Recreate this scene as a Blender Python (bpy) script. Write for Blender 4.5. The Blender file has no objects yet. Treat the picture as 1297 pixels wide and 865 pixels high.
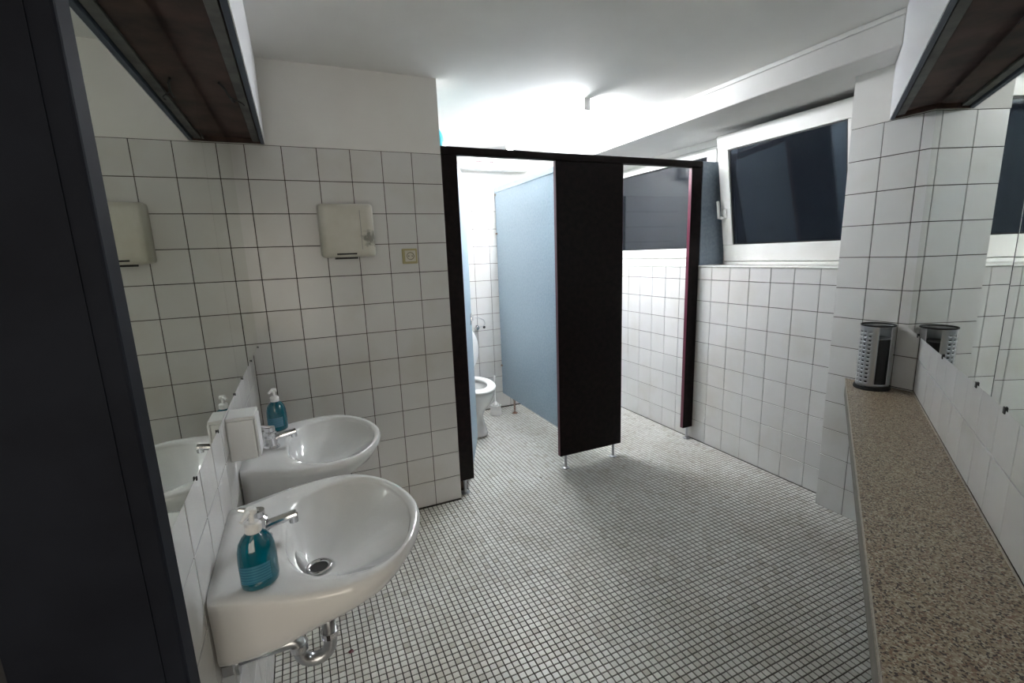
import bpy, bmesh, math, random
from mathutils import Vector, Matrix
random.seed(7)
COL = bpy.context.scene.collection
SC = bpy.context.scene

# ---------------------------------------------------------------- camera
def cam_axes(yaw, pitch, roll):
    cy, sy = math.cos(yaw), math.sin(yaw)
    fw = Vector((sy*math.cos(pitch), cy*math.cos(pitch), -math.sin(pitch)))
    rt = Vector((cy, -sy, 0)); up = rt.cross(fw)
    r2 = rt*math.cos(roll) + up*math.sin(roll)
    u2 = -rt*math.sin(roll) + up*math.cos(roll)
    return r2, u2, fw
CAMP = Vector((0.1495, -2.5139, 1.4272))
R_, U_, F_ = cam_axes(0.4153, 0.1950, -0.0369)
cd = bpy.data.cameras.new('camera'); cam = bpy.data.objects.new('camera', cd); COL.objects.link(cam)
M = Matrix((R_, U_, -F_)).transposed().to_4x4(); M.translation = CAMP
cam.matrix_world = M
cd.sensor_width = 36; cd.lens = 36*596.70/1297
cd.shift_x = 2.772/1297; cd.shift_y = 7.173/1297
cd.clip_start = 0.02; cd.clip_end = 60
SC.camera = cam
def project(P):
    d = Vector(P) - CAMP; z = d.dot(F_)
    if z < 0.05: return None
    return (645.73 + 596.7*d.dot(R_)/z, 439.67 - 596.7*d.dot(U_)/z, z)

# ---------------------------------------------------------------- world and lights
w = bpy.data.worlds.new('world'); SC.world = w; w.use_nodes = True
w.node_tree.nodes['Background'].inputs[0].default_value = (0.05, 0.08, 0.15, 1)
w.node_tree.nodes['Background'].inputs[1].default_value = 0.12
SC.view_settings.view_transform = 'Standard'; SC.view_settings.look = 'None'
SC.view_settings.gamma = 1; SC.view_settings.use_curve_mapping = False
SC.view_settings.exposure = 0.0
TUBE_STRENGTH = 190.0
SC.cycles.sample_clamp_indirect = 0.0
FILL_STRENGTH = 3.2

# ---------------------------------------------------------------- materials
def mat(name, color, rough=0.5, metal=0.0, **k):
    m = bpy.data.materials.new(name); m.use_nodes = True
    b = m.node_tree.nodes['Principled BSDF']
    b.inputs['Base Color'].default_value = (*color, 1); b.inputs['Roughness'].default_value = rough
    b.inputs['Metallic'].default_value = metal
    for kk, v in k.items(): b.inputs[kk.replace('_', ' ')].default_value = v
    return m
def nd(m, t, **k):
    n = m.node_tree.nodes.new(t)
    for a, b in k.items(): setattr(n, a, b)
    return n
def lk(m, a, b): m.node_tree.links.new(a, b)
def bsdf(m): return m.node_tree.nodes['Principled BSDF']
def noisy(m, c1, c2, scale=5, detail=4, lo=.35, hi=.65, bump=0.0, bscale=None, rough=None):
    tc = nd(m, 'ShaderNodeNewGeometry')
    n = nd(m, 'ShaderNodeTexNoise'); n.inputs['Scale'].default_value = scale; n.inputs['Detail'].default_value = detail
    lk(m, tc.outputs['Position'], n.inputs['Vector'])
    r = nd(m, 'ShaderNodeValToRGB'); r.color_ramp.elements[0].position = lo; r.color_ramp.elements[1].position = hi
    r.color_ramp.elements[0].color = (*c1, 1); r.color_ramp.elements[1].color = (*c2, 1)
    lk(m, n.outputs['Fac'], r.inputs['Fac']); lk(m, r.outputs['Color'], bsdf(m).inputs['Base Color'])
    if bump:
        n2 = nd(m, 'ShaderNodeTexNoise'); n2.inputs['Scale'].default_value = bscale or scale*4; n2.inputs['Detail'].default_value = 6
        lk(m, tc.outputs['Position'], n2.inputs['Vector'])
        bp = nd(m, 'ShaderNodeBump'); bp.inputs['Strength'].default_value = bump; bp.inputs['Distance'].default_value = .004
        lk(m, n2.outputs['Fac'], bp.inputs['Height']); lk(m, bp.outputs['Normal'], bsdf(m).inputs['Normal'])
    return m
PLASTER = noisy(mat('painted_plaster', (.78, .77, .74), .85), (.74, .73, .70), (.82, .81, .78), 1.4, 5, bump=.35, bscale=9)
BEAMP = noisy(mat('painted_beam', (.72, .72, .7), .8), (.68, .67, .65), (.77, .76, .74), 2.2, 4, bump=.12, bscale=14)
GROUT = noisy(mat('wall_grout', (.05, .035, .028), .95), (.02, .013, .010), (.085, .058, .042), 7)
FGROUT = noisy(mat('floor_grout', (.04, .035, .03), .95), (.022, .02, .018), (.07, .058, .045), 9)
def tile_mat(name, base, var, rough, stain=0.0):
    m = mat(name, base, rough)
    oi = nd(m, 'ShaderNodeObjectInfo'); g = nd(m, 'ShaderNodeNewGeometry')
    n = nd(m, 'ShaderNodeTexNoise'); n.inputs['Scale'].default_value = 3.0; n.inputs['Detail'].default_value = 5
    lk(m, g.outputs['Position'], n.inputs['Vector'])
    mx = nd(m, 'ShaderNodeMix', data_type='RGBA'); mx.inputs[6].default_value = (*[c*(1-var) for c in base], 1)
    mx.inputs[7].default_value = (*[min(1, c*(1+var)) for c in base], 1)
    lk(m, oi.outputs['Random'], mx.inputs[0])
    mx2 = nd(m, 'ShaderNodeMix', data_type='RGBA'); mx2.inputs[7].default_value = (base[0]*.8, base[1]*.76, base[2]*.66, 1)
    mr = nd(m, 'ShaderNodeMapRange'); mr.inputs[1].default_value = .5; mr.inputs[2].default_value = .75
    mr.inputs[3].default_value = 0; mr.inputs[4].default_value = stain
    lk(m, n.outputs['Fac'], mr.inputs[0]); lk(m, mr.outputs[0], mx2.inputs[0])
    lk(m, mx.outputs[2], mx2.inputs[6]); lk(m, mx2.outputs[2], bsdf(m).inputs['Base Color'])
    n2 = nd(m, 'ShaderNodeTexNoise'); n2.inputs['Scale'].default_value = 22; n2.inputs['Detail'].default_value = 1
    lk(m, g.outputs['Position'], n2.inputs['Vector'])
    bp = nd(m, 'ShaderNodeBump'); bp.inputs['Strength'].default_value = .05; bp.inputs['Distance'].default_value = .004
    lk(m, n2.outputs['Fac'], bp.inputs['Height']); lk(m, bp.outputs['Normal'], bsdf(m).inputs['Normal'])
    return m
TILE = tile_mat('glazed_wall_tile', (.69, .685, .672), .03, .24, .5)
def floor_tile_mat():
    m = mat('floor_mosaic_tile', (.6, .6, .56), .42)
    g = nd(m, 'ShaderNodeNewGeometry')
    sn = nd(m, 'ShaderNodeVectorMath', operation='SNAP'); sn.inputs[1].default_value = (PX, PY, 1)
    ad = nd(m, 'ShaderNodeVectorMath', operation='SUBTRACT'); ad.inputs[1].default_value = (OX - PX/2, OY - PY/2, -.5)
    lk(m, g.outputs['Position'], ad.inputs[0]); lk(m, ad.outputs[0], sn.inputs[0])
    wn = nd(m, 'ShaderNodeTexWhiteNoise'); lk(m, sn.outputs[0], wn.inputs['Vector'])
    r = nd(m, 'ShaderNodeValToRGB'); e = r.color_ramp.elements
    e[0].position = 0; e[0].color = (.50, .475, .42, 1); e[1].position = 1; e[1].color = (.71, .705, .67, 1)
    x = e.new(.08); x.color = (.60, .585, .54, 1); x = e.new(.5); x.color = (.655, .65, .61, 1)
    lk(m, wn.outputs['Value'], r.inputs['Fac'])
    n = nd(m, 'ShaderNodeTexNoise'); n.inputs['Scale'].default_value = 2.3; n.inputs['Detail'].default_value = 6
    lk(m, g.outputs['Position'], n.inputs['Vector'])
    mr = nd(m, 'ShaderNodeMapRange'); mr.inputs[1].default_value = .48; mr.inputs[2].default_value = .72
    mr.inputs[3].default_value = 0; mr.inputs[4].default_value = .55
    lk(m, n.outputs['Fac'], mr.inputs[0])
    mx = nd(m, 'ShaderNodeMix', data_type='RGBA'); mx.inputs[7].default_value = (.47, .445, .38, 1)
    lk(m, mr.outputs[0], mx.inputs[0]); lk(m, r.outputs['Color'], mx.inputs[6]); lk(m, mx.outputs[2], bsdf(m).inputs['Base Color'])
    return m
PX, PY = .0258, .0256
OX, OY = -.080 + .0135, .0
FTILE = floor_tile_mat()
DARK = noisy(mat('dark_laminate', (.007, .004, .004), .5), (.005, .003, .003), (.011, .006, .006), 30)
bsdf(DARK).inputs['Specular IOR Level'].default_value = .15
EDGE = mat('dark_red_edge', (.11, .02, .04), .35)
BLUE = noisy(mat('blue_grey_laminate', (.34, .44, .52), .5), (.30, .40, .48), (.36, .455, .53), 60, 3)
BLUEE = mat('blue_grey_edge', (.40, .50, .58), .45)
JAMB = noisy(mat('slate_paint', (.008, .010, .016), .7, Specular_IOR_Level=.15), (.006, .0075, .013), (.010, .0125, .020), 8)
JAMBD = mat('dark_slate_leaf', (.008, .009, .012), .6)  # near-black slate colour of the door leaf
CHROME = mat('chrome', (.72, .72, .74), .12, 1.0)
STEEL = mat('brushed_steel', (.5, .51, .53), .3, 1.0)
RUST = noisy(mat('rusty_metal', (.3, .2, .14), .6, .5), (.22, .1, .06), (.45, .4, .36), 40)
CERAM = mat('white_ceramic', (.76, .76, .75), .08, Coat_Weight=.4)
WPL = mat('white_plastic', (.8, .8, .79), .35)
WFR = noisy(mat('white_window_frame', (.82, .82, .8), .4), (.74, .73, .69), (.84, .84, .82), 3)
CREAM = noisy(mat('cream_plastic', (.62, .60, .5), .4), (.58, .55, .45), (.68, .665, .6), 6)
YELL = mat('yellowed_plastic', (.42, .37, .19), .45)
BLACK = mat('black_rubber', (.01, .01, .01), .6)
RUBB = mat('grey_sealing', (.2, .2, .2), .7)
MIRR = mat('mirror_glass', (.76, .79, .73), .012, 1.0)
APRON = noisy(mat('apron_board', (.2, .185, .155), .6), (.16, .148, .125), (.22, .205, .175), 40)
GRAN_E = noisy(mat('worktop_edge', (.45, .42, .35), .5), (.38, .35, .29), (.52, .48, .40), 50)
WOODD = noisy(mat('dark_chipboard', (.05, .03, .025), .8), (.035, .02, .017), (.09, .05, .04), 9, 6)
WOODG = noisy(mat('grey_batten', (.1, .1, .1), .7), (.07, .068, .065), (.13, .125, .12), 12)
PEDGE = mat('blue_grey_board_edge', (.06, .075, .11), .6)
PFACE = mat('white_board', (.75, .75, .77), .5)
TURQ = mat('turquoise_plastic', (.0, .42, .52), .35)
def granite():
    m = mat('speckled_worktop', (.3, .25, .18), .38)
    g = nd(m, 'ShaderNodeNewGeometry')
    v = nd(m, 'ShaderNodeTexVoronoi'); v.inputs['Scale'].default_value = 290
    lk(m, g.outputs['Position'], v.inputs['Vector'])
    wn = nd(m, 'ShaderNodeTexWhiteNoise'); lk(m, v.outputs['Color'], wn.inputs['Vector'])
    r = nd(m, 'ShaderNodeValToRGB'); r.color_ramp.interpolation = 'CONSTANT'; e = r.color_ramp.elements
    e[0].position = 0; e[0].color = (.055, .038, .03, 1); e[1].position = .16; e[1].color = (.23, .165, .11, 1)
    for p, c in ((.34, (.31, .245, .165)), (.55, (.37, .31, .225)), (.76, (.48, .43, .33)), (.9, (.22, .13, .09))):
        x = e.new(p); x.color = (*c, 1)
    lk(m, wn.outputs['Value'], r.inputs['Fac']); lk(m, r.outputs['Color'], bsdf(m).inputs['Base Color'])
    return m
GRAN = granite()
def frosted(name, col, rough):
    m = mat(name, col, rough, Transmission_Weight=.93, IOR=1.5)
    g = nd(m, 'ShaderNodeNewGeometry')
    n = nd(m, 'ShaderNodeTexNoise'); n.inputs['Scale'].default_value = 130; n.inputs['Detail'].default_value = 2
    lk(m, g.outputs['Position'], n.inputs['Vector'])
    bp = nd(m, 'ShaderNodeBump'); bp.inputs['Strength'].default_value = .05; bp.inputs['Distance'].default_value = .001
    lk(m, n.outputs['Fac'], bp.inputs['Height']); lk(m, bp.outputs['Normal'], bsdf(m).inputs['Normal'])
    return m
GLASS = frosted('textured_night_glass', (.17, .20, .25), .04)
SOAP = mat('teal_soap', (.0, .17, .24), .1, Coat_Weight=.7, Transmission_Weight=.45)
def emis(name, c, s):
    m = mat(name, c, .5); b = bsdf(m); b.inputs['Emission Color'].default_value = (*c, 1); b.inputs['Emission Strength'].default_value = s
    return m
TUBE = emis('fluorescent_tube_glow', (.93, .96, 1.0), TUBE_STRENGTH)
FILL_GLOW = emis('added_fill_glow', (1.0, .92, .80), FILL_STRENGTH)  # glow of the added fill pane at the passage end

# ---------------------------------------------------------------- mesh helpers
def link(name, bm, m, parent=None, loc=None, smooth=False, sub=0, bevel=0):
    me = bpy.data.meshes.new(name); bmesh.ops.recalc_face_normals(bm, faces=bm.faces[:]); bm.to_mesh(me); bm.free()
    for mm in (m if isinstance(m, (list, tuple)) else [m]): me.materials.append(mm)
    if smooth:
        for p in me.polygons: p.use_smooth = True
    o = bpy.data.objects.new(name, me); COL.objects.link(o)
    if parent is not None: o.parent = parent; o.matrix_parent_inverse = parent_inv(parent)
    if loc is not None: o.location = loc
    if bevel:
        b = o.modifiers.new('bevel', 'BEVEL'); b.width = bevel; b.segments = 2; b.limit_method = 'ANGLE'
    if sub:
        s = o.modifiers.new('sub', 'SUBSURF'); s.levels = sub; s.render_levels = sub
    return o
def parent_inv(p):
    return Matrix.Translation(-WORLD.get(p.name, Vector((0, 0, 0))))
WORLD = {}
def thing(name, label, cat, loc, group=None):
    o = bpy.data.objects.new(name, None); COL.objects.link(o); o.location = loc; WORLD[o.name] = Vector(loc)
    o.empty_display_size = .1; o['label'] = label; o['category'] = cat
    if group: o['group'] = group
    return o
def box(bm, a, b):
    x0, y0, z0 = a; x1, y1, z1 = b
    v = [bm.verts.new(p) for p in ((x0,y0,z0),(x1,y0,z0),(x1,y1,z0),(x0,y1,z0),(x0,y0,z1),(x1,y0,z1),(x1,y1,z1),(x0,y1,z1))]
    for f in ((0,1,2,3),(4,5,6,7),(0,1,5,4),(1,2,6,5),(2,3,7,6),(3,0,4,7)): bm.faces.new([v[i] for i in f])
    return v
def prism(bm, poly, z0, z1):
    a = [bm.verts.new((x, y, z0)) for x, y in poly]; b = [bm.verts.new((x, y, z1)) for x, y in poly]; n = len(poly)
    bm.faces.new(a); bm.faces.new(b)
    for i in range(n): bm.faces.new((a[i], a[(i+1) % n], b[(i+1) % n], b[i]))
def loft(bm, rings, cap0=True, cap1=True, closed=True):
    vs = [[bm.verts.new(p) for p in r] for r in rings]; n = len(rings[0])
    for i in range(len(vs)-1):
        for j in range(n if closed else n-1):
            bm.faces.new((vs[i][j], vs[i][(j+1) % n], vs[i+1][(j+1) % n], vs[i+1][j]))
    if cap0: bm.faces.new(vs[0])
    if cap1: bm.faces.new(vs[-1])
    return vs
def lathe(bm, prof, c=(0, 0, 0), n=28, cap0=True, cap1=True, sx=1, sy=1):
    loft(bm, [[(c[0]+r*sx*math.cos(2*math.pi*k/n), c[1]+r*sy*math.sin(2*math.pi*k/n), c[2]+z) for k in range(n)] for r, z in prof], cap0, cap1)
def tube(bm, pts, r, n=12, caps=True):
    pts = [Vector(p) for p in pts]; rings = []
    up = Vector((0, 0, 1)); t0 = (pts[1]-pts[0]).normalized()
    if abs(t0.dot(up)) > .9: up = Vector((0, 1, 0))
    side = t0.cross(up).normalized()
    for i, p in enumerate(pts):
        t = (pts[min(i+1, len(pts)-1)] - pts[max(i-1, 0)]).normalized()
        side = (side - t*side.dot(t)).normalized(); b = t.cross(side)
        rr = r[i] if isinstance(r, (list, tuple)) else r
        rings.append([p + side*rr*math.cos(2*math.pi*k/n) + b*rr*math.sin(2*math.pi*k/n) for k in range(n)])
    loft(bm, rings, caps, caps)
def NB(): return bmesh.new()
def struct(o): o['kind'] = 'structure'; return o
def bx(name, a, b, m, parent=None, bevel=0):
    bm = NB(); box(bm, a, b); return link(name, bm, m, parent, bevel=bevel)

# ---------------------------------------------------------------- tile helpers
T = .15; GAP = .0034
_tc = {}
def tile_mesh(w_, h_, d_, m, inset=.0008):
    k = (round(w_, 3), round(h_, 3), d_, m.name)
    if k in _tc: return _tc[k]
    bm = NB(); x, z = w_/2, h_/2
    rings = []
    for (ix, dep) in ((0, 0), (0, -(d_-inset)), (inset, -d_)):
        rings.append([(-x+ix, dep, -z+ix), (x-ix, dep, -z+ix), (x-ix, dep, z-ix), (-x+ix, dep, z-ix)])
    loft(bm, rings, False, True); bmesh.ops.recalc_face_normals(bm, faces=bm.faces[:])
    me = bpy.data.meshes.new('wall_tile'); bm.to_mesh(me); bm.free(); me.materials.append(m); _tc[k] = me
    return me
def tile_field(parent, p0, u, s_edges, z_edges, out, depth=.004, skip=None, name='wall_tile'):
    """tiles on a vertical plane through p0 along u; out = unit vector out of the wall; face lies on the plane"""
    u = Vector((*u, 0)).normalized(); o_ = Vector((*out, 0)).normalized()
    n = 0
    for i in range(len(s_edges)-1):
        for j in range(len(z_edges)-1):
            s0, s1, z0, z1 = s_edges[i], s_edges[i+1], z_edges[j], z_edges[j+1]
            if s1-s0 < .012 or z1-z0 < .012: continue
            if skip and skip((s0+s1)/2, (z0+z1)/2): continue
            me = tile_mesh(s1-s0-GAP, z1-z0-GAP, depth, TILE)
            ob = bpy.data.objects.new(name, me); COL.objects.link(ob)
            c = Vector((p0[0], p0[1], 0)) + u*(s0+s1)/2 + Vector((0, 0, (z0+z1)/2)) - o_*depth
            ax = u if u.cross(Vector((0, 0, 1))).dot(-o_) < 0 else u
            yx = -o_; xx = yx.cross(Vector((0, 0, 1)))
            tilt = Matrix.Rotation(random.gauss(0, .0028), 4, 'X') @ Matrix.Rotation(random.gauss(0, .0028), 4, 'Z')
            mm = Matrix((xx, yx, Vector((0, 0, 1)))).transposed().to_4x4()
            mm = Matrix.Translation(c) @ mm @ tilt
            ob.parent = parent; ob.matrix_basis = mm; n += 1
    return n
ROW = [T*i for i in range(14)]
def edges(a, b, start):
    """joints at start + k*T, clipped to [a,b]"""
    k0 = math.ceil((a-start)/T - 1e-6); e = [a]
    k = k0
    while start + k*T < b - 1e-6:
        if start + k*T > a + 1e-6: e.append(start+k*T)
        k += 1
    return e + [b]

XL, XR, XC, YB, ZC = -.080, 2.764, 2.649, 1.47, 2.312
YC, YE = -1.131, -.990                        # a joint and the far edge of the column
TH = math.radians(57.7)
DU = Vector((-math.sin(TH), -math.cos(TH)))   # along the slanted wall towards the camera
DN = Vector((-math.cos(TH), math.sin(TH)))    # out of the slanted wall into the room
CB = -2.577; CF = -2.329
def on_line(c, x):                            # point on line DN.p = c with given x
    return (x, (c - DN.x*x)/DN.y)
def off(c, s):                                # point s metres along DU from column plane on line c
    p = Vector(on_line(c, XC)); return tuple(p + DU*s)

# ---------------------------------------------------------------- setting: floor, ceiling, walls
g = bx('floor', (-1.6, -5.6, -.06), (3.3, 1.6, -.0022), FGROUT); struct(g); FLOOR = g
c = bx('ceiling', (-1.6, -5.6, ZC), (3.3, 1.6, ZC+.08), PLASTER); struct(c)
D = .004
# left wall with the basins
wl = struct(bx('wall_left', (XL-.12, -1.72, 0), (XL-D, .1, ZC), GROUT))
bx('plaster', (XL-D, -1.72, 1.951), (XL-D+.003, 0, ZC), PLASTER, wl)
tile_field(wl, (XL, 0), (0, 1), edges(-1.70, 0-.001, -.06), ROW[:8], (1, 0))
# middle wall with the dryer: a free end towards the cubicles
wm = struct(bx('wall_middle', (XL-.12, D, 0), (.905-D, .11, ZC), GROUT))
bm = NB(); box(bm, (XL, .001, 1.951), (.9045, D, ZC)); box(bm, (.901, D, 1.951), (.9045, .11, ZC)); link('plaster', bm, PLASTER, wm)
tile_field(wm, (0, 0), (1, 0), [XL, 0, .15, .3, .45, .6, .75, .905], ROW, (0, -1))
tile_field(wm, (.905, 0), (0, 1), [0, .11], ROW, (1, 0))
# recess behind the middle wall: tiled duct with a ledge, then back wall
wd = struct(bx('wall_duct', (.55, .111, 0), (.985-D, YB+.1, 1.965), GROUT))
tile_field(wd, (.985, 0), (0, 1), edges(.112, YB-.001, YB), ROW, (1, 0))
bx('ledge', (.56, .112, 1.951), (.985, YB-.001, 1.975), PLASTER, wd)
struct(bx('wall_recess', (.5, .111, 1.976), (.56, YB+.1, ZC), PLASTER))
wb = struct(bx('wall_back', (.986, YB+D, 0), (XR+.4, YB+.1, ZC), GROUT))
bx('plaster', (.56, YB+.0005, 1.951), (3.0, YB+D, ZC), PLASTER, wb)
tile_field(wb, (0, YB), (1, 0), edges(.987, XR-.001, 1.595), ROW, (0, -1))
# right wall below the windows
wr = struct(bx('wall_right', (XR+D, YE-.6, 0), (XR+.45, YB, 1.288), GROUT))
tile_field(wr, (XR, 0), (0, 1), edges(YE, YB-.001, .0664), ROW[:9] + [1.292], (-1, 0))
sill = bx('sill', (XR-.006, YE+.001, 1.289), (3.0, YB-.001, 1.297), WFR, wr, bevel=.002)
# column and its top
wc = struct(bx('wall_column', (XC+D, -1.46, 0), (XR+.36, YE, ZC), GROUT))
tile_field(wc, (XC, 0), (0, 1), edges(-1.372, YE, YC), ROW, (-1, 0))
tile_field(wc, (0, YE), (1, 0), [XC, XR], ROW, (0, 1), depth=.003)
bm = NB(); box(bm, (XC+.001, -1.4, 1.951), (XC+D, YE-.012, ZC)); box(bm, (XC+.001, YE-.012, 1.951), (XR+.36, YE+.003, ZC)); link('plaster', bm, PLASTER, wc)
# slanted wall with counter and mirror
bm = NB(); L_ = 2.72
prism(bm, [off(CB-D, -.12), off(CB-D, L_), off(CB-.12, L_), off(CB-.12, -.12)], 0, ZC)
ws = struct(link('wall_front', bm, GROUT))
bm = NB(); prism(bm, [off(CB, 0), off(CB, L_), off(CB-D, L_), off(CB-D, 0)], 1.5, ZC); link('plaster', bm, PLASTER, ws)
p0 = Vector(off(CB, 0))
tile_field(ws, p0, DU, [0]+[.125+.15*k for k in range(14)], ROW[:9], DN, skip=lambda s, z: z < .68)
# behind the camera
struct(bx('wall_rear', (-1.6, -5.6, 0), (1.0, -5.5, ZC), PLASTER))
struct(bx('wall_passage', (-1.6, -5.5, 0), (-1.5, -1.6, ZC), PLASTER))
struct(bx('wall_side', (-1.5, -1.70, 0), (XL-.121, -1.6, ZC), PLASTER))

struct(bx('wall_passage_right', (.9, -5.5, 0), (1.0, -2.7, ZC), PLASTER))
# window head wall and beam
struct(bx('wall_window_head', (2.995, YE, 2.135), (3.1, YB, 2.19), PLASTER))
yb = on_line(CB+.189, 2.431)[1]
bm = NB(); prism(bm, [(2.431, YB-.001), (2.431, yb), (XC, on_line(CB+.189, XC)[1]), (XC, YE+.004), (3.1, YE+.004), (3.1, YB-.001)], 2.183, ZC-.001)
struct(link('trim_1', bm, BEAMP, bevel=.006))
bm = NB(); box(bm, (2.431-.012, on_line(CB+.189, 2.419)[1], 2.288), (2.4305, YB-.001, ZC-.001)); struct(link('trim_2', bm, BEAMP, bevel=.005))

# ---------------------------------------------------------------- floor mosaic
def mosaic():
    cells = []
    nx = int((2.79+.5)/PX); 
    for i in range(-2, int(2.9/PX)+2):
        for j in range(int(-2.6/PY), int(1.46/PY)):
            x = OX + i*PX; y = OY + j*PY
            if x < XL+PX/2-.0004 or x > XR+.003 or y > YB: continue
            if y > -.001 and x < .905+PX*.2 and y < .12: continue
            if y > .1 and x < .985: continue
            if DN.x*x + DN.y*y < CB: continue
            if x > XC+.003 and y < YE: continue
            if y < -1.75 and x < -.06: continue
            cells.append((x, y))
    def vis(c):
        q = project((c[0], c[1], 0))
        if not q or not (-10 < q[0] < 1307 and -10 < q[1] < 875): return None
        # hidden behind the near basin or the counter
        if 270 < q[0] < 400 and q[1] < 835: return None
        if q[0] > 1085: return None
        return q[2]
    near = sorted([(vis(c), c) for c in cells if vis(c)])[:300]
    nearset = {c for _, c in near}
    hw, hh, top, cut = PX/2-.0016, PY/2-.0016, 0.0, .0009
    def addt(V, Fc, x, y, z):
        b = len(V)
        V += [(x-hw, y-hh, z-.0025), (x+hw, y-hh, z-.0025), (x+hw, y+hh, z-.0025), (x-hw, y+hh, z-.0025),
              (x-hw+cut, y-hh+cut, z), (x+hw-cut, y-hh+cut, z), (x+hw-cut, y+hh-cut, z), (x-hw+cut, y+hh-cut, z)]
        Fc += [(b+4, b+5, b+6, b+7), (b, b+1, b+5, b+4), (b+1, b+2, b+6, b+5), (b+2, b+3, b+7, b+6), (b+3, b, b+4, b+7)]
    V, Fc = [], []; addt(V, Fc, 0, 0, 0)
    me = bpy.data.meshes.new('mosaic_tile'); me.from_pydata(V, [], Fc); me.materials.append(FTILE)
    for c in nearset:
        o = bpy.data.objects.new('mosaic_tile', me); COL.objects.link(o); o.parent = FLOOR
        o.location = (c[0]+random.uniform(-.0004, .0004), c[1]+random.uniform(-.0004, .0004), random.uniform(-.0003, 0))
        o.rotation_euler = (random.gauss(0, .006), random.gauss(0, .006), random.gauss(0, .008))
    V, Fc = [], []
    for c in cells:
        if c in nearset: continue
        addt(V, Fc, c[0]+random.uniform(-.0004, .0004), c[1]+random.uniform(-.0004, .0004), random.uniform(-.0004, 0))
    me = bpy.data.meshes.new('mosaic_field'); me.from_pydata(V, [], Fc); me.materials.append(FTILE)
    o = bpy.data.objects.new('mosaic_field', me); COL.objects.link(o); o.parent = FLOOR; o['kind'] = 'stuff'
mosaic()

# ---------------------------------------------------------------- doorway edge at the left
jm = struct(bx('door_1', (-.25, -1.775, 0), (-.062, -1.722, ZC), JAMB, bevel=.004))
bx('door_rebate', (-.0935, -1.7775, 0), (-.0885, -1.7755, ZC), JAMB, jm)
bx('door_leaf', (-1.5, -1.765, 0), (-.2505, -1.73, ZC), JAMBD, jm)

# ---------------------------------------------------------------- windows
def window(name, y0, y1, z0, z1, x, tilt, frame=.075, parent=None):
    """sash whose room face is at x at the bottom, tilting into the room by tilt over its height"""
    t = Vector((-tilt, 0, z1-z0)); H = t.length; t = t/H; nrm = Vector((t.z, 0, -t.x))   # points outwards
    def P(s, h, d): return Vector((x, s, z0)) + t*h + nrm*d
    def bar(bm, s0, s1, h0, h1, d0, d1):
        v = [bm.verts.new(P(*q)) for q in ((s0,h0,d0),(s1,h0,d0),(s1,h1,d0),(s0,h1,d0),(s0,h0,d1),(s1,h0,d1),(s1,h1,d1),(s0,h1,d1))]
        for f in ((0,1,2,3),(4,5,6,7),(0,1,5,4),(1,2,6,5),(2,3,7,6),(3,0,4,7)): bm.faces.new([v[i] for i in f])
    return P, bar, H
# fixed outer frame (one for the window band)
f1 = NB()
for a, b in (((3.0, YE+.004, 1.297), (3.06, YB-.001, 1.345)), ((3.0, YE+.004, 2.115), (3.06, YB-.001, 2.1345)),
             ((3.0, YE+.004, 1.345), (3.06, YE+.06, 2.115)), ((3.0, .01, 1.345), (3.06, .13, 2.115)), ((3.0, 1.42, 1.345), (3.06, YB-.001, 2.115))): box(f1, a, b)
win1 = struct(link('window_1', f1, WFR, bevel=.003))
P, bar, H = window('s', .13, 1.42, 1.347, 2.113, 2.985, 0)
b = NB(); bar(b, .131, 1.419, 0, .072, 0, .05); bar(b, .131, 1.419, H-.04, H, 0, .05); bar(b, .131, .215, .0725, H-.0405, 0, .05); bar(b, 1.34, 1.419, .0725, H-.0405, 0, .05)
sa = link('sash', b, WFR, win1, bevel=.004)
b = NB(); bar(b, .2155, 1.3395, .073, H-.041, .012, .02); link('pane', b, GLASS, sa)
b = NB()
for q in ((.2155, .224, .073, H-.041), (1.331, 1.3395, .073, H-.041), (.2245, 1.3305, .073, .079), (.2245, 1.3305, H-.047, H-.041)): bar(b, *q, .006, .0115)
link('glazing_gasket', b, BLACK, sa)
# open sash, tilted into the room
win2 = struct(bx('window_2', (2.952, -.93, 1.2985), (2.998, -.016, 1.318), WFR, bevel=.003))
W0, W1 = -.935, -.014
P, bar, H = window('s', W0, W1, 1.322, 2.148, 2.95, .124)
b = NB(); bar(b, W0, W1, 0, .112, 0, .05); bar(b, W0, W1, H-.098, H, 0, .05); bar(b, W0, W0+.085, .1125, H-.0985, 0, .05); bar(b, W1-.082, W1, .1125, H-.0985, 0, .05)
sb = link('sash', b, WFR, win2, bevel=.004)
b = NB(); bar(b, W0+.0855, W1-.0825, .113, H-.099, .015, .023); link('pane', b, GLASS, sb)
b = NB(); s0, s1, h0, h1 = W0+.0855, W1-.0825, .113, H-.099
for q in ((s0, s0+.008, h0, h1), (s1-.008, s1, h0, h1), (s0+.0085, s1-.0085, h0, h0+.007), (s0+.0085, s1-.0085, h1-.007, h1)): bar(b, *q, .008, .0145)
link('glazing_gasket', b, BLACK, sb)
b = NB(); bar(b, W1-.052, W1-.022, .30, .36, -.012, 0); bar(b, W1-.030, W1-.010, .295, .315, -.035, -.012)
bar(b, W1-.022, W1-.004, .30, .42, -.045, -.03); link('window_handle', b, WPL, sb, bevel=.004)
b = NB(); bar(b, W0+.088, W0+.105, .113, .128, -.008, .004); link('drip_cap', b, WPL, sb)
# night outside
gd = bx('ground_outside', (3.1, -6, -.3), (16, 6, 1.1), mat('outdoor_soil', (.03, .035, .02), .9)); gd['kind'] = 'structure'
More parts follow.
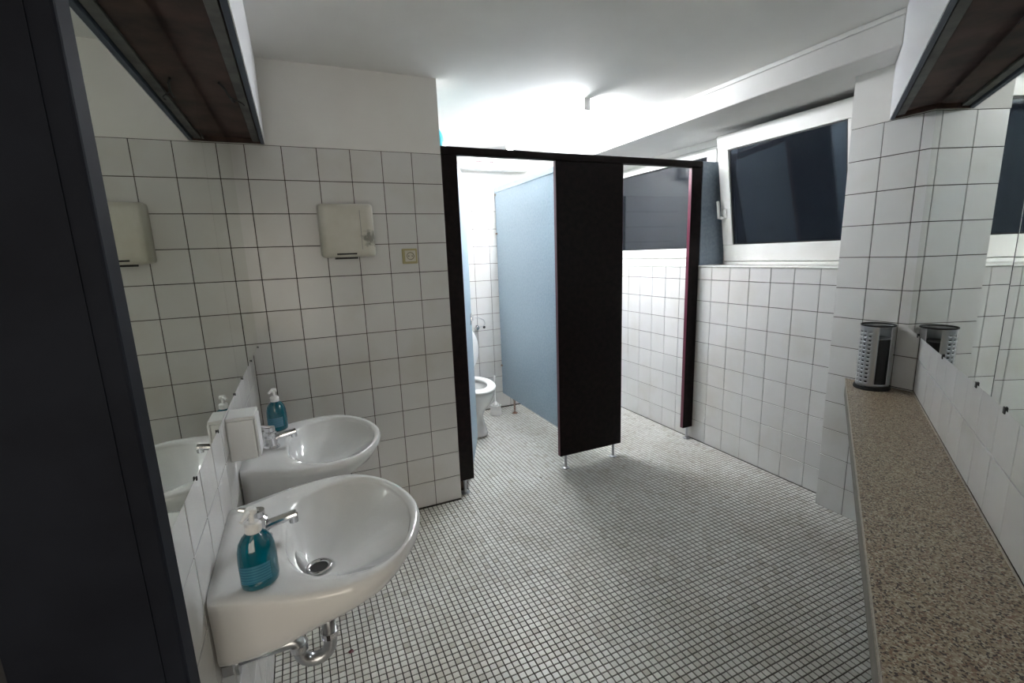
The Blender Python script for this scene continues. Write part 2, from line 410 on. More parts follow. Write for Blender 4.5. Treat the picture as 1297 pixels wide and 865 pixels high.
# closing panel in the window recess above the sill
pn = NB(); box(pn, (2.768, .036, 1.299), (2.998, .066, 2.0))
o = link('recess_panel', pn, noisy(mat('slate_blue_laminate', (.26, .32, .39), .5), (.23, .29, .36), (.29, .35, .42), 50), bevel=.002)
o['label'] = 'slate-blue closing panel filling the window recess beside the right cubicle post'; o['category'] = 'panel'

# ---------------------------------------------------------------- cubicle front and divider
Y0, Y1 = .036, .066
ct = thing('cubicle_partition', 'dark brown cubicle front with three uprights and a top rail', 'partition', (1.85, .05, 0))
bx('top_rail', (.912, Y0-.006, 1.957), (XR-.001, Y1+.006, 2.0), DARK, ct, bevel=.006)
def upright(x0, x1, z0, feet):
    p = bx('upright_panel', (x0, Y0, z0), (x1, Y1, 1.9565), DARK, ct, bevel=.003)
    for xx, s in ((x0, -1), (x1, 1)):
        if xx > 2.72: continue
        b = NB(); box(b, (xx-.0012 if s < 0 else xx, Y0+.002, z0+.004), (xx if s < 0 else xx+.0012, Y1-.002, 1.955)); link('edge_band', b, EDGE, p)
    for fx in feet:
        b = NB(); lathe(b, [(.026, 0), (.026, .006), (.012, .012), (.0095, .02), (.0095, z0-.006), (.014, z0-.005), (.014, z0)], (fx, .051, 0), 20)
        link('leg', b, STEEL, ct, smooth=False)
upright(.918, 1.003, .088, [.948]); upright(1.612, 2.100, .095, [1.66, 2.045]); upright(2.672, XR-.001, .093, [2.725])
dv = thing('cubicle_divider', 'pale blue-grey dividing wall panel behind the wide dark upright', 'partition', (1.83, .8, 0))
bx('divider_panel', (1.815, Y1+.008, .135), (1.845, YB-.002, 1.955), BLUE, dv, bevel=.002)
bx('edge_rail', (1.811, Y1+.008, 1.9555), (1.849, YB-.002, 2.0), BLUEE, dv, bevel=.003)
b = NB(); lathe(b, [(.026, 0), (.026, .006), (.011, .014), (.009, .02), (.009, .12), (.014, .125), (.014, .135)], (1.83, 1.236, 0), 20); l = link('leg', b, RUST, dv); l['label'] = 'rusty divider leg'
b = NB(); lathe(b, [(.0, 0), (.008, .0), (.006, .005), (0, .006)], (0, 0, 0), 12, False, False)
b.free()
b = NB(); b.free()
for z in (1.93, 1.6, .4): bx('wall_bracket', (1.806, YB-.03, z), (1.8148, YB-.006, z+.015), RUST, dv)

dr = thing('cubicle_door', 'pale blue cubicle door standing open inward at the left cubicle', 'door', (1.01, .085, 0))
a = Vector((1.012, .090)); e2 = Vector((1.245, .625)); d2 = (e2-a).normalized(); n2 = Vector((d2.y, -d2.x))
def dq(s, o): q = a + d2*s + n2*o; return (q.x, q.y)
b = NB(); prism(b, [dq(0, 0), dq(.584, 0), dq(.584, -.026), dq(0, -.026)], .10, 1.94); link('door_panel', b, BLUE, dr, bevel=.002)
b = NB(); prism(b, [dq(.5845, .0005), dq(.5865, .0005), dq(.5865, -.0265), dq(.5845, -.0265)], .10, 1.94); link('edge_band', b, BLUEE, dr)
b = NB(); prism(b, [dq(.587, -.004), dq(.5895, -.004), dq(.5895, -.022), dq(.587, -.022)], .90, 1.09); link('lock_plate', b, STEEL, dr)
b = NB(); prism(b, [dq(.50, .0005), dq(.575, .0005), dq(.575, .016), dq(.50, .016)], .985, 1.01); prism(b, [dq(.46, .0005), dq(.56, .0005), dq(.56, .006), dq(.46, .006)], .96, 1.035); link('door_latch', b, CHROME, dr, bevel=.002)
for z in (.4, 1.6):
    b = NB(); lathe(b, [(.006, 0), (.006, .08)], (1.009, .083, z), 10); link('hinge', b, STEEL, dr)

# ---------------------------------------------------------------- toilet
def ell(cx, cy, rx, ryf, ryb, z, n=32, p=2.0):
    r = []
    for k in range(n):
        t = 2*math.pi*k/n; c_, s_ = math.cos(t), math.sin(t)
        x = rx*abs(c_)**(2/p)*(1 if c_ > 0 else -1); ry = ryb if s_ > 0 else ryf
        y = ry*abs(s_)**(2/p)*(1 if s_ > 0 else -1); r.append((cx+x, cy+y, z))
    return r
TX = 1.335
tt = thing('toilet', 'white toilet with raised lid against the tiled back wall', 'toilet', (TX, 1.1, 0))
b = NB()
loft(b, [ell(TX, 1.05, .112, .26, .26, 0, p=2.6), ell(TX, 1.05, .108, .255, .26, .03, p=2.6), ell(TX, 1.06, .090, .215, .26, .12), ell(TX, 1.06, .092, .22, .27, .19),
         ell(TX, 1.03, .125, .27, .30, .25), ell(TX, 1.0, .165, .295, .30, .32), ell(TX, .99, .178, .295, .30, .375), ell(TX, .99, .176, .292, .30, .398),
         ell(TX, .98, .13, .225, .17, .398), ell(TX, .99, .115, .20, .15, .34), ell(TX, 1.0, .06, .09, .09, .26)])
link('bowl', b, CERAM, tt, smooth=True, sub=1)
b = NB()
loft(b, [ell(TX, .985, .183, .295, .245, .400), ell(TX, .985, .186, .298, .245, .408), ell(TX, .985, .180, .29, .24, .420), ell(TX, .985, .125, .215, .16, .421), ell(TX, .985, .115, .20, .15, .412), ell(TX, .985, .12, .21, .155, .402)], False, False)
link('seat', b, WPL, tt, smooth=True, sub=1)
b = NB(); rings = []
lean = .16
def lidring(sc, th):
    r = []
    for k in range(32):
        t = 2*math.pi*k/32; x = .180*sc*math.cos(t); h = .22 + (.225*math.sin(t))*sc
        r.append((TX+x, 1.215 + h*lean + th, .432 + h))
    return r
loft(b, [lidring(.6, .010), lidring(.97, .012), lidring(1, .004), lidring(.97, -.008), lidring(.6, -.012)])
link('lid', b, WPL, tt, smooth=True)
b = NB(); tube(b, [(TX-.09, 1.225, .428), (TX+.09, 1.225, .428)], .012, 12); link('lid_hinge', b, WPL, tt)
b = NB(); tube(b, [(TX, 1.46, .75), (TX, 1.42, .75), (TX, 1.40, .72), (TX, 1.39, .5), (TX, 1.35, .34), (TX, 1.28, .30)], .016, 14); link('flush_pipe', b, CHROME, tt, smooth=True)
b = NB(); tube(b, [(TX, 1.468, .84), (TX, 1.40, .84)], .022, 16); tube(b, [(TX, 1.40, .74), (TX, 1.40, .86)], .026, 16); tube(b, [(TX, 1.40, .86), (TX+.005, 1.36, .885)], .009, 10); link('flush_valve', b, CHROME, tt, smooth=False)
# toilet paper holder: wire loop with black knob
ph = thing('paper_holder', 'wire toilet paper holder with a black knob on the cubicle back wall', 'paper holder', (1.6, YB, .8))
b = NB(); lathe(b, [(.022, 0), (.022, .012), (.012, .016), (.012, .04)], (0, 0, 0), 18)
for v in b.verts: v.co = Vector((1.585+v.co.x, YB-.0005-v.co.z, .785+v.co.y))
link('mount', b, CHROME, ph)
b = NB(); tube(b, [(1.585, 1.43, .79), (1.56, 1.41, .80), (1.565, 1.40, .80), (1.62, 1.40, .80), (1.643, 1.40, .825), (1.63, 1.40, .86), (1.58, 1.40, .885), (1.55, 1.40, .885)], .0035, 8); link('wire_arm', b, STEEL, ph)
b = NB(); lathe(b, [(.001, -.012), (.009, -.009), (.012, 0), (.009, .009), (.001, .012)], (1.632, 1.40, .793), 14); link('knob', b, BLACK, ph, smooth=True)
# brush
tb = thing('toilet_brush', 'white toilet brush standing in its pot beside the toilet', 'brush', (1.665, 1.29, 0))
b = NB(); lathe(b, [(.052, .001), (.056, .01), (.05, .04), (.046, .085), (.050, .09), (.042, .09), (.038, .03)], (1.665, 1.29, 0), 24, True, True); link('pot', b, WPL, tb, smooth=True)
b = NB(); lathe(b, [(.03, .09), (.034, .1), (.012, .115), (.0065, .13), (.006, .30), (.008, .34), (.009, .36), (.004, .366)], (1.665, 1.29, 0), 16); link('handle', b, WPL, tb, smooth=True)
b = NB(); lathe(b, [(.016, .035), (.03, .04), (.03, .088), (.015, .0895)], (1.665, 1.29, 0), 16); link('bristles', b, WPL, tb)
# white boxed unit high on the back wall
vb = thing('ventilation_box', 'white wall-mounted box with a thin red and dark slot high in the left cubicle', 'vent box', (1.8, YB, 2.15))
bx('housing', (1.46, 1.36, 2.135), (2.10, YB-.001, 2.255), WPL, vb, bevel=.006)
bx('slot', (1.60, 1.357, 2.186), (1.77, 1.3598, 2.196), mat('dark_red_slot', (.03, .004, .004), .6), vb)

# turquoise tub on the ledge
tq = NB(); lathe(tq, [(.085, 0), (.092, .01), (.088, .07), (.07, .13), (.045, .17), (.02, .19), (.001, .195)], (.922, .245, 1.9755), 28)
o = link('plastic_tub', tq, TURQ, smooth=True); o['label'] = 'rounded turquoise plastic tub just showing above the dark rail behind the wall end'; o['category'] = 'tub'

# ---------------------------------------------------------------- ceiling lamp above the divider
cl = thing('ceiling_lamp', 'narrow fluorescent batten lamp on the ceiling above the cubicle divider', 'ceiling lamp', (1.83, .65, ZC))
bx('lamp_housing', (1.812, .036, 2.294), (1.848, 1.16, ZC-.001), WPL, cl, bevel=.002)
bx('end_cap', (1.808, .030, 2.245), (1.852, .0355, ZC-.001), WPL, cl)
bx('end_cap', (1.808, 1.1605, 2.245), (1.852, 1.166, ZC-.001), RUBB, cl)
bx('glowing_diffuser', (1.809, .0365, 2.246), (1.851, 1.1595, 2.2935), TUBE, cl, bevel=.01)
# added glowing door, unseen behind the camera, only there as fill light
d3 = struct(bx('fill_light_frame', (-1.45, -5.4995, 0), (.88, -5.46, 2.1), WFR, bevel=.003))
bx('added_fill_pane', (-1.35, -5.4595, .12), (.78, -5.455, 2.0), FILL_GLOW, d3)

# ---------------------------------------------------------------- mirrors
BACKM = mat('mirror_backing', (.01, .01, .012), .8)
def mirror_panel(label, plan, loc, clips, seam=None, ch=.003):
    """plan(s, o) -> plan point; panels stand a little off the wall, by d0 at s0 and d1 at s1"""
    s0, s1, d0, d1 = loc[3:]
    t = thing('wall_mirror', label, 'mirror', loc[:3])
    b = NB(); prism(b, [plan(s0+.004, .0006), plan(s1-.004, .0006), plan(s1-.004, d1-.0005), plan(s0+.004, d0-.0005)], 1.048, 1.944); link('backing', b, BACKM, t)
    b = NB(); prism(b, [plan(s0, d0), plan(s1, d1), plan(s1, d1+.004), plan(s0, d0+.004)], 1.04, 1.95); link('glass', b, MIRR, t)
    if seam: b = NB(); prism(b, [plan(s1+.0002, .001), plan(s1+seam, .001), plan(s1+seam, d1+.0042), plan(s1+.0002, d1+.0042)], 1.04, 1.95); link('seam_strip', b, BACKM, t)
    for s_ in clips:
        f = d0 + (d1-d0)*(s_-s0)/(s1-s0) + .0045
        b = NB(); prism(b, [plan(s_-ch, f), plan(s_+ch, f), plan(s_+ch, f+.003), plan(s_-ch, f+.003)], 1.040-ch*1.4, 1.040+ch*1.4); link('mirror_clip', b, BLACK, t, bevel=.0015)
    return t
PLL = lambda s_, o: (XL+o, -s_)
mirror_panel('frameless mirror panel on the left wall meeting the dryer wall corner', PLL, (XL, -.39, 1.05, .002, .783, .022, .014), (.037, .376, .698))
mirror_panel('frameless mirror panel on the left wall nearest the dark doorway frame', PLL, (XL, -1.25, 1.05, .7845, 1.72, .014, .012), (.912, 1.26, 1.53))
PLR = lambda s_, o: off(CB+o, s_)
mirror_panel('frameless mirror panel on the slanted wall next to the tiled column', PLR, (*PLR(.58, 0), 1.05, .030, 1.149, .042, .006), (.255, .67, 1.04), .0045, .006)
mirror_panel('frameless mirror panel on the slanted wall at the right picture edge', PLR, (*PLR(1.8, 0), 1.05, 1.1545, 2.5, .006, .006), (1.27, 1.7, 2.1), None, .006)

# ---------------------------------------------------------------- counter
bm = NB(); prism(bm, [off(CB+.0005, .003), off(CF, .003), off(CF, 2.25), off(CB+.0005, 2.25)], .715, .745)
ctr = thing('counter', 'long narrow speckled beige counter running under the right mirror', 'counter', (*off(CB, .5), .7))
link('worktop', bm, GRAN, ctr, bevel=.002)
bm = NB(); prism(bm, [off(CF-.028, .003), off(CF-.0005, .003), off(CF-.0005, 2.25), off(CF-.028, 2.25)], .655, .7145); link('front_apron', bm, APRON, ctr, bevel=.002)
bm = NB(); prism(bm, [off(CF+.0003, .003), off(CF+.003, .003), off(CF+.002, 2.25), off(CF+.0003, 2.25)], .741, .7452); link('edge_strip', bm, GRAN_E, ctr)
for s in (.3, 1.3, 2.1):
    bm = NB(); prism(bm, [off(CB+.0005, s), off(CF-.03, s), off(CF-.03, s+.03), off(CB+.0005, s+.03)], .665, .7145); link('bracket', bm, STEEL, ctr)
bm = NB(); prism(bm, [off(CB+.0005, .004), off(CB+.004, .004), off(CB+.004, 2.25), off(CB+.0005, 2.25)], .7455, .749); link('sealing_strip', bm, GRAN_E, ctr)

# ---------------------------------------------------------------- bin on the counter
bc = (2.572, -1.243)
bn = thing('perforated_bin', 'tall steel cylinder bin with dashed perforations and an open slot on the counter end', 'bin', (*bc, .745))
def bin_wall():
    b = NB(); R, H = .064, .30; n = 72; rows = 44; z0 = .018
    vs = [[b.verts.new((bc[0]+R*math.cos(2*math.pi*k/n), bc[1]+R*math.sin(2*math.pi*k/n), .745+z0+(H-z0)*r/rows)) for k in range(n)] for r in range(rows+1)]
    for r in range(rows):
        for k in range(n):
            ang = (k+.5)/n*360
            if 2 < r < rows-2 and r % 3 == 0 and k % 4 in (0, 1) and (60 < ang < 192): continue
            if 1 < r < rows-1 and 214 < ang < 262: continue
            b.faces.new((vs[r][k], vs[r][(k+1) % n], vs[r+1][(k+1) % n], vs[r+1][k]))
    o = link('perforated_wall', b, STEEL, bn, smooth=True)
    s = o.modifiers.new('thick', 'SOLIDIFY'); s.thickness = .0012
bin_wall()
b = NB(); lathe(b, [(.070, 0), (.072, .004), (.070, .016), (.064, .018)], (*bc, .7455), 40); link('base_ring', b, BLACK, bn)
b = NB(); R = .065
lathe(b, [(.0645, .297), (.0665, .298), (.0665, .304), (.0625, .304), (.0625, .297)], (*bc, .745), 40, False, False); link('rim', b, BLACK, bn)
b = NB(); lathe(b, [(.058, .02), (.058, .24)], (*bc, .745), 32, True, True); link('inner_liner', b, mat('dark_liner', (.006, .006, .007), .5), bn)

# ---------------------------------------------------------------- light pelmets above both mirrors
def pelmet(label, base, poly, loc, endp):
    """poly(o0,o1) -> plan polygon for the strip between offsets o0..o1 from the wall"""
    t = thing('light_pelmet', label, 'pelmet', loc)
    def pr(name, o0, o1, z0, z1, m, bev=.002, par=None):
        b = NB(); prism(b, poly(o0, o1), z0, z1); return link(name, b, m, par or t, bevel=bev)
    D_ = base
    pr('front_board', D_-.016, D_-.001, 1.952, ZC-.001, PEDGE)
    pr('white_facing', D_-.0008, D_+.002, 1.953, ZC-.001, PFACE, 0)
    pr('recess_board', .003, D_-.0165, 1.972, 1.99, WOODD)
    pr('batten', D_-.048, D_-.0205, 1.960, 1.9715, WOODG)
    b = NB(); prism(b, endp(.003, D_-.0165), 1.9535, 1.9715); link('end_board', b, WOODD, t)
    return t
pl = pelmet('long white box pelmet with a dark hollow underside above the left mirror', .165,
            lambda a, b: [(XL+a, -.001), (XL+b, -.001), (XL+b, -1.715), (XL+a, -1.715)], (XL+.08, -.8, 1.95),
            lambda a, b: [(XL+a, -.001), (XL+b, -.001), (XL+b, -.014), (XL+a, -.014)])
def polyR(a, b):
    return [off(CB+a, 0.003), off(CB+b, 0.003), off(CB+b, 2.5), off(CB+a, 2.5)]
pr_ = pelmet('long white box pelmet with a dark grooved underside above the right mirror', .187, polyR, (*off(CB+.09, 1), 1.95), lambda a, b: [off(CB+a, .003), off(CB+b, .003), off(CB+b, .016), off(CB+a, .016)])
b = NB(); tube(b, [(.000, -.74, 1.968), (.010, -.715, 1.962), (.017, -.66, 1.955), (.020, -.60, 1.957), (.024, -.56, 1.968)], .0035, 6); tube(b, [(.018, -.66, 1.955), (.034, -.64, 1.95), (.046, -.61, 1.952), (.052, -.57, 1.956), (.050, -.53, 1.966)], .0022, 6)
link('loose_cable', b, BLACK, pl)

# ---------------------------------------------------------------- wash basins
OUT = [(0, .188), (.05, .209), (.10, .231), (.15, .25), (.20, .262), (.25, .267), (.29, .262), (.33, .245), (.37, .208), (.405, .160), (.43, .105), (.446, .05), (.452, 0)]
INN = [(.135, 0), (.135, .05), (.142, .105), (.165, .155), (.20, .192), (.25, .215), (.30, .220), (.34, .205), (.375, .170), (.402, .120), (.420, .060), (.426, 0)]
def half_to_poly(h, mirrored_start):
    pos = h; neg = [(x, -y) for x, y in reversed(h) if y > 1e-6 or mirrored_start]
    seq = pos + [q for q in neg if q != pos[-1]]
    out = []
    for q in seq:
        if not out or (abs(out[-1][0]-q[0])+abs(out[-1][1]-q[1]) > 1e-6): out.append(q)
    return out
def radial(poly, cx, n):
    """points of polygon hit by rays from (cx,0) at n angles"""
    pts = []
    m = len(poly)
    for k in range(n):
        t = 2*math.pi*(k+.5)/n; dx, dy = math.cos(t), math.sin(t); best = None
        for i in range(m):
            x0, y0 = poly[i][0]-cx, poly[i][1]; x1, y1 = poly[(i+1) % m][0]-cx, poly[(i+1) % m][1]
            ex, ey = x1-x0, y1-y0; den = dx*ey - dy*ex
            if abs(den) < 1e-12: continue
            s = (x0*ey - y0*ex)/den; u = (x0*dy - y0*dx)/den
            if s > 0 and -1e-9 <= u <= 1+1e-9: best = s if best is None else min(best, s)
        pts.append((cx+dx*best, dy*best))
    return pts
def basin_rings(N=72):
    outp = half_to_poly(OUT, True); inn = half_to_poly(INN, False)
    cx = .25
    O = radial(outp, cx, N); I = radial(inn, cx, N)
    def sc(P, fx, fy, x0=0): return [(max(0, x0+(x-x0)*fx), y*fy) for x, y in P]
    def blend(A, B, t): return [(a[0]*(1-t)+b[0]*t, a[1]*(1-t)+b[1]*t) for a, b in zip(A, B)]
    drain = [( .20+.036*math.cos(2*math.pi*(k+.5)/N), .036*math.sin(2*math.pi*(k+.5)/N)) for k in range(N)]
    rings = []
    def R(P, z, k=0, g=0): rings.append([(x, y*(1-g*min(1, x/.2)), z + k*max(0, x-.02)) for x, y in P])
    zt = .80
    R(sc(O, .40, .70), .630, .12, .35); R(sc(O, .55, .84), .633, .14, .40); R(sc(O, .68, .92), .643, .15, .31); R(sc(O, .80, .96), .660, .16, .20); R(sc(O, .90, .97), .690, .13, .09); R(sc(O, .962, .985), .734, .05, .02)
    R(sc(O, 1, 1), .778); R(sc(O, 1, 1), .790); R(sc(O, .992, .985), .798)
    R(blend(O, I, .22), zt+.001); R(blend(O, I, .6), zt-.001); R(blend(O, I, .9), zt-.004)
    R(I, zt-.010)
    for tt_, dz_ in ((.02, .020), (.055, .042), (.11, .064), (.19, .084), (.29, .100), (.42, .1125), (.58, .121), (.75, .1265), (.92, .130)): R(blend(I, drain, tt_), zt-dz_*.86); R(drain, zt-.1128); R([( .20+.6*(x-.2), .6*y) for x, y in drain], zt-.1131); R([( .20+.58*(x-.2), .58*y) for x, y in drain], zt-.13)
    return rings
def make_basin(label):
    t = thing('wash_basin', label, 'basin', (0, 0, 0), 'wash basins on the left wall')
    b = NB(); rr = [[(x+XL+.001, y, z) for x, y, z in r] for r in basin_rings()]; loft(b, rr, True, True)
    # wall side: fill of the back is formed by rings clipped at the wall
    link('bowl', b, CERAM, t, smooth=True)
    dx = XL+.20
    b = NB(); lathe(b, [(.031, .687), (.032, .690), (.029, .693), (.021, .691), (.021, .684), (.031, .684)], (dx, 0, 0), 28, False, False); d = link('drain_ring', b, CHROME, t, smooth=True)
    b = NB(); lathe(b, [(.0205, .6860), (.0205, .6885)], (dx, 0, 0), 20); link('drain_hole', b, BLACK, d)
    # trap
    zc = .455; pts = [(dx+.005, 0, .62), (dx+.005, 0, .50)]
    for k in range(9):
        a_ = math.pi*k/8; pts.append((dx+.005-.036+.036*math.cos(a_), 0, .475-.036*math.sin(a_)))
    pts += [(dx-.067, 0, .49)]
    for k in range(1, 6):
        a_ = math.pi/2*k/5; pts.append((dx-.067-.02+.02*math.cos(a_), 0, .49+.02*math.sin(a_)))
    pts += [(XL+.002, 0, .51)]
    b = NB(); tube(b, pts, .0165, 14); tr = link('trap_pipe', b, STEEL, t, smooth=True)
    for px_, z in ((dx+.005, .50), (dx+.005, .585), (dx-.067, .49)):
        b = NB(); tube(b, [(px_, 0, z-.008), (px_, 0, z+.008)], .0215, 16); link('pipe_nut', b, CHROME, tr)
    b = NB(); tube(b, [(XL+.0005, 0, .51), (XL+.006, 0, .51)], .034, 20); link('wall_flange', b, STEEL, tr)
    for y in (-.14, .14): bx('wall_bracket', (XL+.0005, y-.012, .598), (XL+.02, y+.012, .6215), STEEL, t)
    return t
def make_faucet(label):
    f = thing('faucet', label, 'faucet', (0, 0, .80), 'faucets on the wash basins')
    fx = XL+.085
    b = NB(); lathe(b, [(.026, .7985), (.026, .803), (.021, .808), (.019, .835), (.021, .845), (.021, .852), (.014, .858)], (fx, 0, 0), 24); link('faucet_body', b, CHROME, f, smooth=False)
    b = NB(); tube(b, [(fx, 0, .824), (fx+.03, 0, .834), (fx+.075, 0, .842), (fx+.082, 0, .843)], [.012, .0115, .0105, .0105], 14); tube(b, [(fx+.074, 0, .843), (fx+.074, 0, .824)], .0105, 14); link('spout', b, CHROME, f, smooth=False)
    b = NB(); tube(b, [(fx, 0, .858), (fx, 0, .872)], .017, 18); tube(b, [(fx+.004, 0, .868), (fx-.035, .0, .882)], [.008, .005], 10); link('lever', b, CHROME, f)
    return f
def make_soap(label):
    s = thing('soap_bottle', label, 'soap bottle', (0, 0, .80), 'soap pump bottles on the wash basins')
    b = NB()
    prof = [(.030, .0), (.034, .004), (.0355, .015), (.0355, .06), (.034, .08), (.030, .096), (.022, .108), (.014, .114), (.012, .118)]
    loft(b, [[(r*math.cos(2*math.pi*k/28), r*.72*math.sin(2*math.pi*k/28) if r > .02 else r*math.sin(2*math.pi*k/28), .8005+z) for k in range(28)] for r, z in prof])
    link('bottle_body', b, SOAP, s, smooth=True)
    b = NB()
    n = 10; ring = []
    for z in (.018, .055):
        ring.append([(.0360*math.cos(a_), .0360*.72*math.sin(a_), .8005+z) for a_ in [math.radians(195+ k*11) for k in range(n)]])
    loft(b, ring, False, False, False); link('label_sticker', b, LABELM, s)
    b = NB(); lathe(b, [(.0145, .914), (.0155, .916), (.0155, .930), (.012, .934), (.005, .935), (.005, .950)], (0, 0, 0), 20); c_ = link('pump_collar', b, WPL, s, smooth=False)
    b = NB(); lathe(b, [(.006, .9505), (.011, .952), (.011, .960), (.008, .963)], (0, 0, 0), 16); tube(b, [(0, 0, .957), (-.012, -.012, .958), (-.024, -.024, .953)], [.0055, .005, .0035], 10); link('pump_head', b, WPL, s, smooth=False)
    return s
def labelm():
    m = mat('bottle_label', (.12, .35, .42), .4)
    g_ = nd(m, 'ShaderNodeTexCoord'); sp = nd(m, 'ShaderNodeSeparateXYZ'); lk(m, g_.outputs['Object'], sp.inputs[0])
    wv = nd(m, 'ShaderNodeMath', operation='MULTIPLY'); wv.inputs[1].default_value = 1100; lk(m, sp.outputs['Z'], wv.inputs[0])
    sn = nd(m, 'ShaderNodeMath', operation='SINE'); lk(m, wv.outputs[0], sn.inputs[0])
    r = nd(m, 'ShaderNodeValToRGB'); r.color_ramp.elements[0].position = .45; r.color_ramp.elements[1].position = .6
    r.color_ramp.elements[0].color = (.02, .15, .24, 1); r.color_ramp.elements[1].color = (.07, .24, .32, 1)
    lk(m, sn.outputs[0], r.inputs[0]); lk(m, r.outputs[0], bsdf(m).inputs['Base Color']); return m
LABELM = labelm()
def copy_tree(o, parent=None):
    c_ = o.copy(); COL.objects.link(c_)
    if parent is not None:
        inv = o.matrix_parent_inverse.copy(); c_.parent = parent; c_.matrix_parent_inverse = inv
    for ch in [x for x in bpy.data.objects if x.parent == o]: copy_tree(ch, c_)
    return c_
BY = (-1.367, -.760)
b1 = make_basin('nearest white wash basin, in front beside the dark doorway frame'); b2 = copy_tree(b1); b2['label'] = 'farther white wash basin, next to the wall with the hand dryer'
b1.location = (0, BY[0], 0); b2.location = (0, BY[1], 0)
f1_ = make_faucet('chrome faucet on the nearest basin, partly hidden by the soap bottle'); f2_ = copy_tree(f1_); f2_['label'] = 'chrome faucet on the farther basin'
f1_.location = (0, BY[0], .80); f2_.location = (0, BY[1], .80)
s1_ = make_soap('teal soap pump bottle standing on the nearest basin'); s2_ = copy_tree(s1_); s2_['label'] = 'teal soap pump bottle on the farther basin near the dryer wall'
s1_.location = (.017, -1.540, .80); s2_.location = (.022, -.585, .80); s1_.rotation_euler = (0, 0, math.radians(20)); s2_.rotation_euler = (0, 0, math.radians(15))

# towel / soap box between the basins
tb2 = thing('dispenser_box', 'small white dispenser box on the wall between the two basins', 'dispenser', (XL, -1.0, .87))
bx('housing', (XL+.0005, -1.038, .872), (-.009, -.948, .992), WPL, tb2, bevel=.004)
bx('lid', (XL+.0005, -1.041, .9925), (-.004, -.945, 1.003), WPL, tb2, bevel=.003)
bx('front_panel', (-.0085, -1.035, .875), (-.001, -.951, .9915), WPL, tb2, bevel=.003)

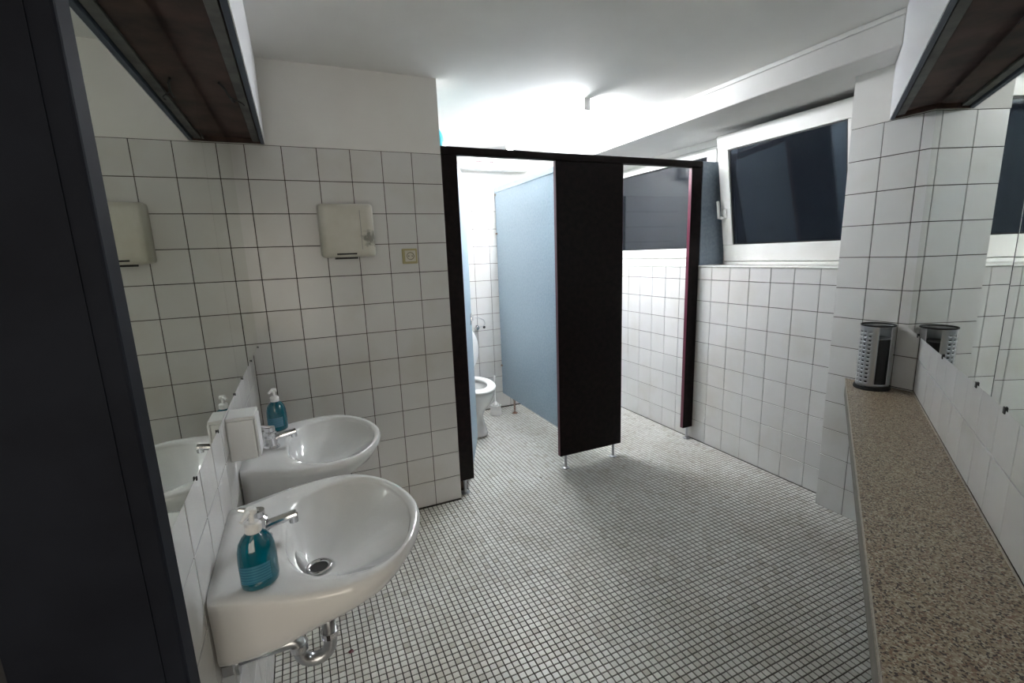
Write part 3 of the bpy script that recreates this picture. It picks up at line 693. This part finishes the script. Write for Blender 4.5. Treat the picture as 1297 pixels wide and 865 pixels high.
# ---------------------------------------------------------------- hand dryer and switch on the middle wall
hd = thing('hand_dryer', 'cream hand dryer with a grimy right side on the tiled wall', 'hand dryer', (.39, 0, 1.44))
b = NB()
def dring(y, x0, x1, z0, z1, r): 
    pts = []
    for (cx, cz, a0) in ((x1-r, z0+r, -90), (x1-r, z1-r, 0), (x0+r, z1-r, 90), (x0+r, z0+r, 180)):
        for k in range(6): a_ = math.radians(a0+k*18); pts.append((cx+r*math.cos(a_), y, cz+r*math.sin(a_)))
    return pts
loft(b, [dring(-.001, .272, .520, 1.445, 1.690, .012), dring(-.06, .270, .520, 1.442, 1.690, .014), dring(-.11, .272, .516, 1.440, 1.686, .016), dring(-.126, .280, .506, 1.446, 1.678, .018), dring(-.130, .30, .48, 1.465, 1.66, .02)])
def dryerm():
    m = noisy(mat('dryer_plastic', (.6, .58, .5), .4), (.56, .54, .46), (.66, .645, .585), 6)
    g_ = nd(m, 'ShaderNodeNewGeometry'); vm = nd(m, 'ShaderNodeVectorMath', operation='DISTANCE'); vm.inputs[1].default_value = (.492, -.11, 1.528)
    n_ = nd(m, 'ShaderNodeTexNoise'); n_.inputs['Scale'].default_value = 60; lk(m, g_.outputs['Position'], n_.inputs['Vector'])
    ad = nd(m, 'ShaderNodeMath', operation='MULTIPLY_ADD'); ad.inputs[1].default_value = .06; lk(m, n_.outputs['Fac'], ad.inputs[0])
    lk(m, g_.outputs['Position'], vm.inputs[0]); lk(m, vm.outputs['Value'], ad.inputs[2])
    mr = nd(m, 'ShaderNodeMapRange'); mr.inputs[1].default_value = .055; mr.inputs[2].default_value = .075; mr.inputs[3].default_value = .75; mr.inputs[4].default_value = 0
    lk(m, ad.outputs[0], mr.inputs[0]); mx = nd(m, 'ShaderNodeMix', data_type='RGBA'); mx.inputs[7].default_value = (.13, .13, .11, 1)
    src = bsdf(m).inputs['Base Color'].links[0].from_socket
    lk(m, mr.outputs[0], mx.inputs[0]); lk(m, src, mx.inputs[6]); lk(m, mx.outputs[2], bsdf(m).inputs['Base Color']); return m
link('cover', b, dryerm(), hd, smooth=True, bevel=0)
bx('air_slot', (.335, -.131, 1.452), (.425, -.118, 1.459), BLACK, hd)
bx('nozzle', (.33, -.11, 1.432), (.43, -.04, 1.4405), BLACK, hd)
bx('seam_line', (.452, -.1315, 1.475), (.4535, -.128, 1.655), RUBB, hd)
sw = thing('wall_socket', 'yellowed square power socket on the tiles right of the hand dryer', 'socket', (.70, 0, 1.435))
bx('socket_plate', (.662, -.010, 1.396), (.742, -.0005, 1.474), YELL, sw, bevel=.004)
bx('socket_insert', (.676, -.014, 1.408), (.732, -.0105, 1.464), CREAM, sw, bevel=.003)
b = NB(); loft(b, [[(.704+r*math.cos(2*math.pi*k/24), y, 1.436+r*math.sin(2*math.pi*k/24)) for k in range(24)] for r, y in ((.0195, -.0141), (.0195, -.0165), (.0175, -.0165), (.0165, -.0141))], False, False); link('socket_ring', b, mat('dark_socket_ring', (.16, .14, .08), .6), sw)  # thin darker ring on the socket insert
b = NB()
for x in (.695, .713): tube(b, [(x, -.0146, 1.436), (x, -.0155, 1.436)], .003, 8)
link('socket_hole', b, BLACK, sw)

# ---------------------------------------------------------------- litter on the floor
def scrap(x, y, s, m, label, name):
    b = NB(); random.seed(int(abs(x*1000))+3)
    v = [b.verts.new((x+s*random.uniform(.5, 1)*math.cos(t*1.05), y+s*random.uniform(.5, 1)*math.sin(t*1.05), .001+random.uniform(0, .004))) for t in range(6)]
    c0 = b.verts.new((x, y, .005))
    for k in range(6): b.faces.new((v[k], v[(k+1) % 6], c0))
    o = link(name, b, m); s_ = o.modifiers.new('thick', 'SOLIDIFY'); s_.thickness = .0008
    o['label'] = label; o['category'] = 'litter'
scrap(.18, -.885, .014, mat('dark_red_scrap', (.09, .006, .012), .5), 'small dark red scrap lying on the floor by the near basin', 'floor_scrap')
scrap(1.446, .005, .013, mat('brown_scrap', (.05, .035, .02), .8), 'tiny dark scrap on the floor outside the left cubicle', 'floor_scrap')
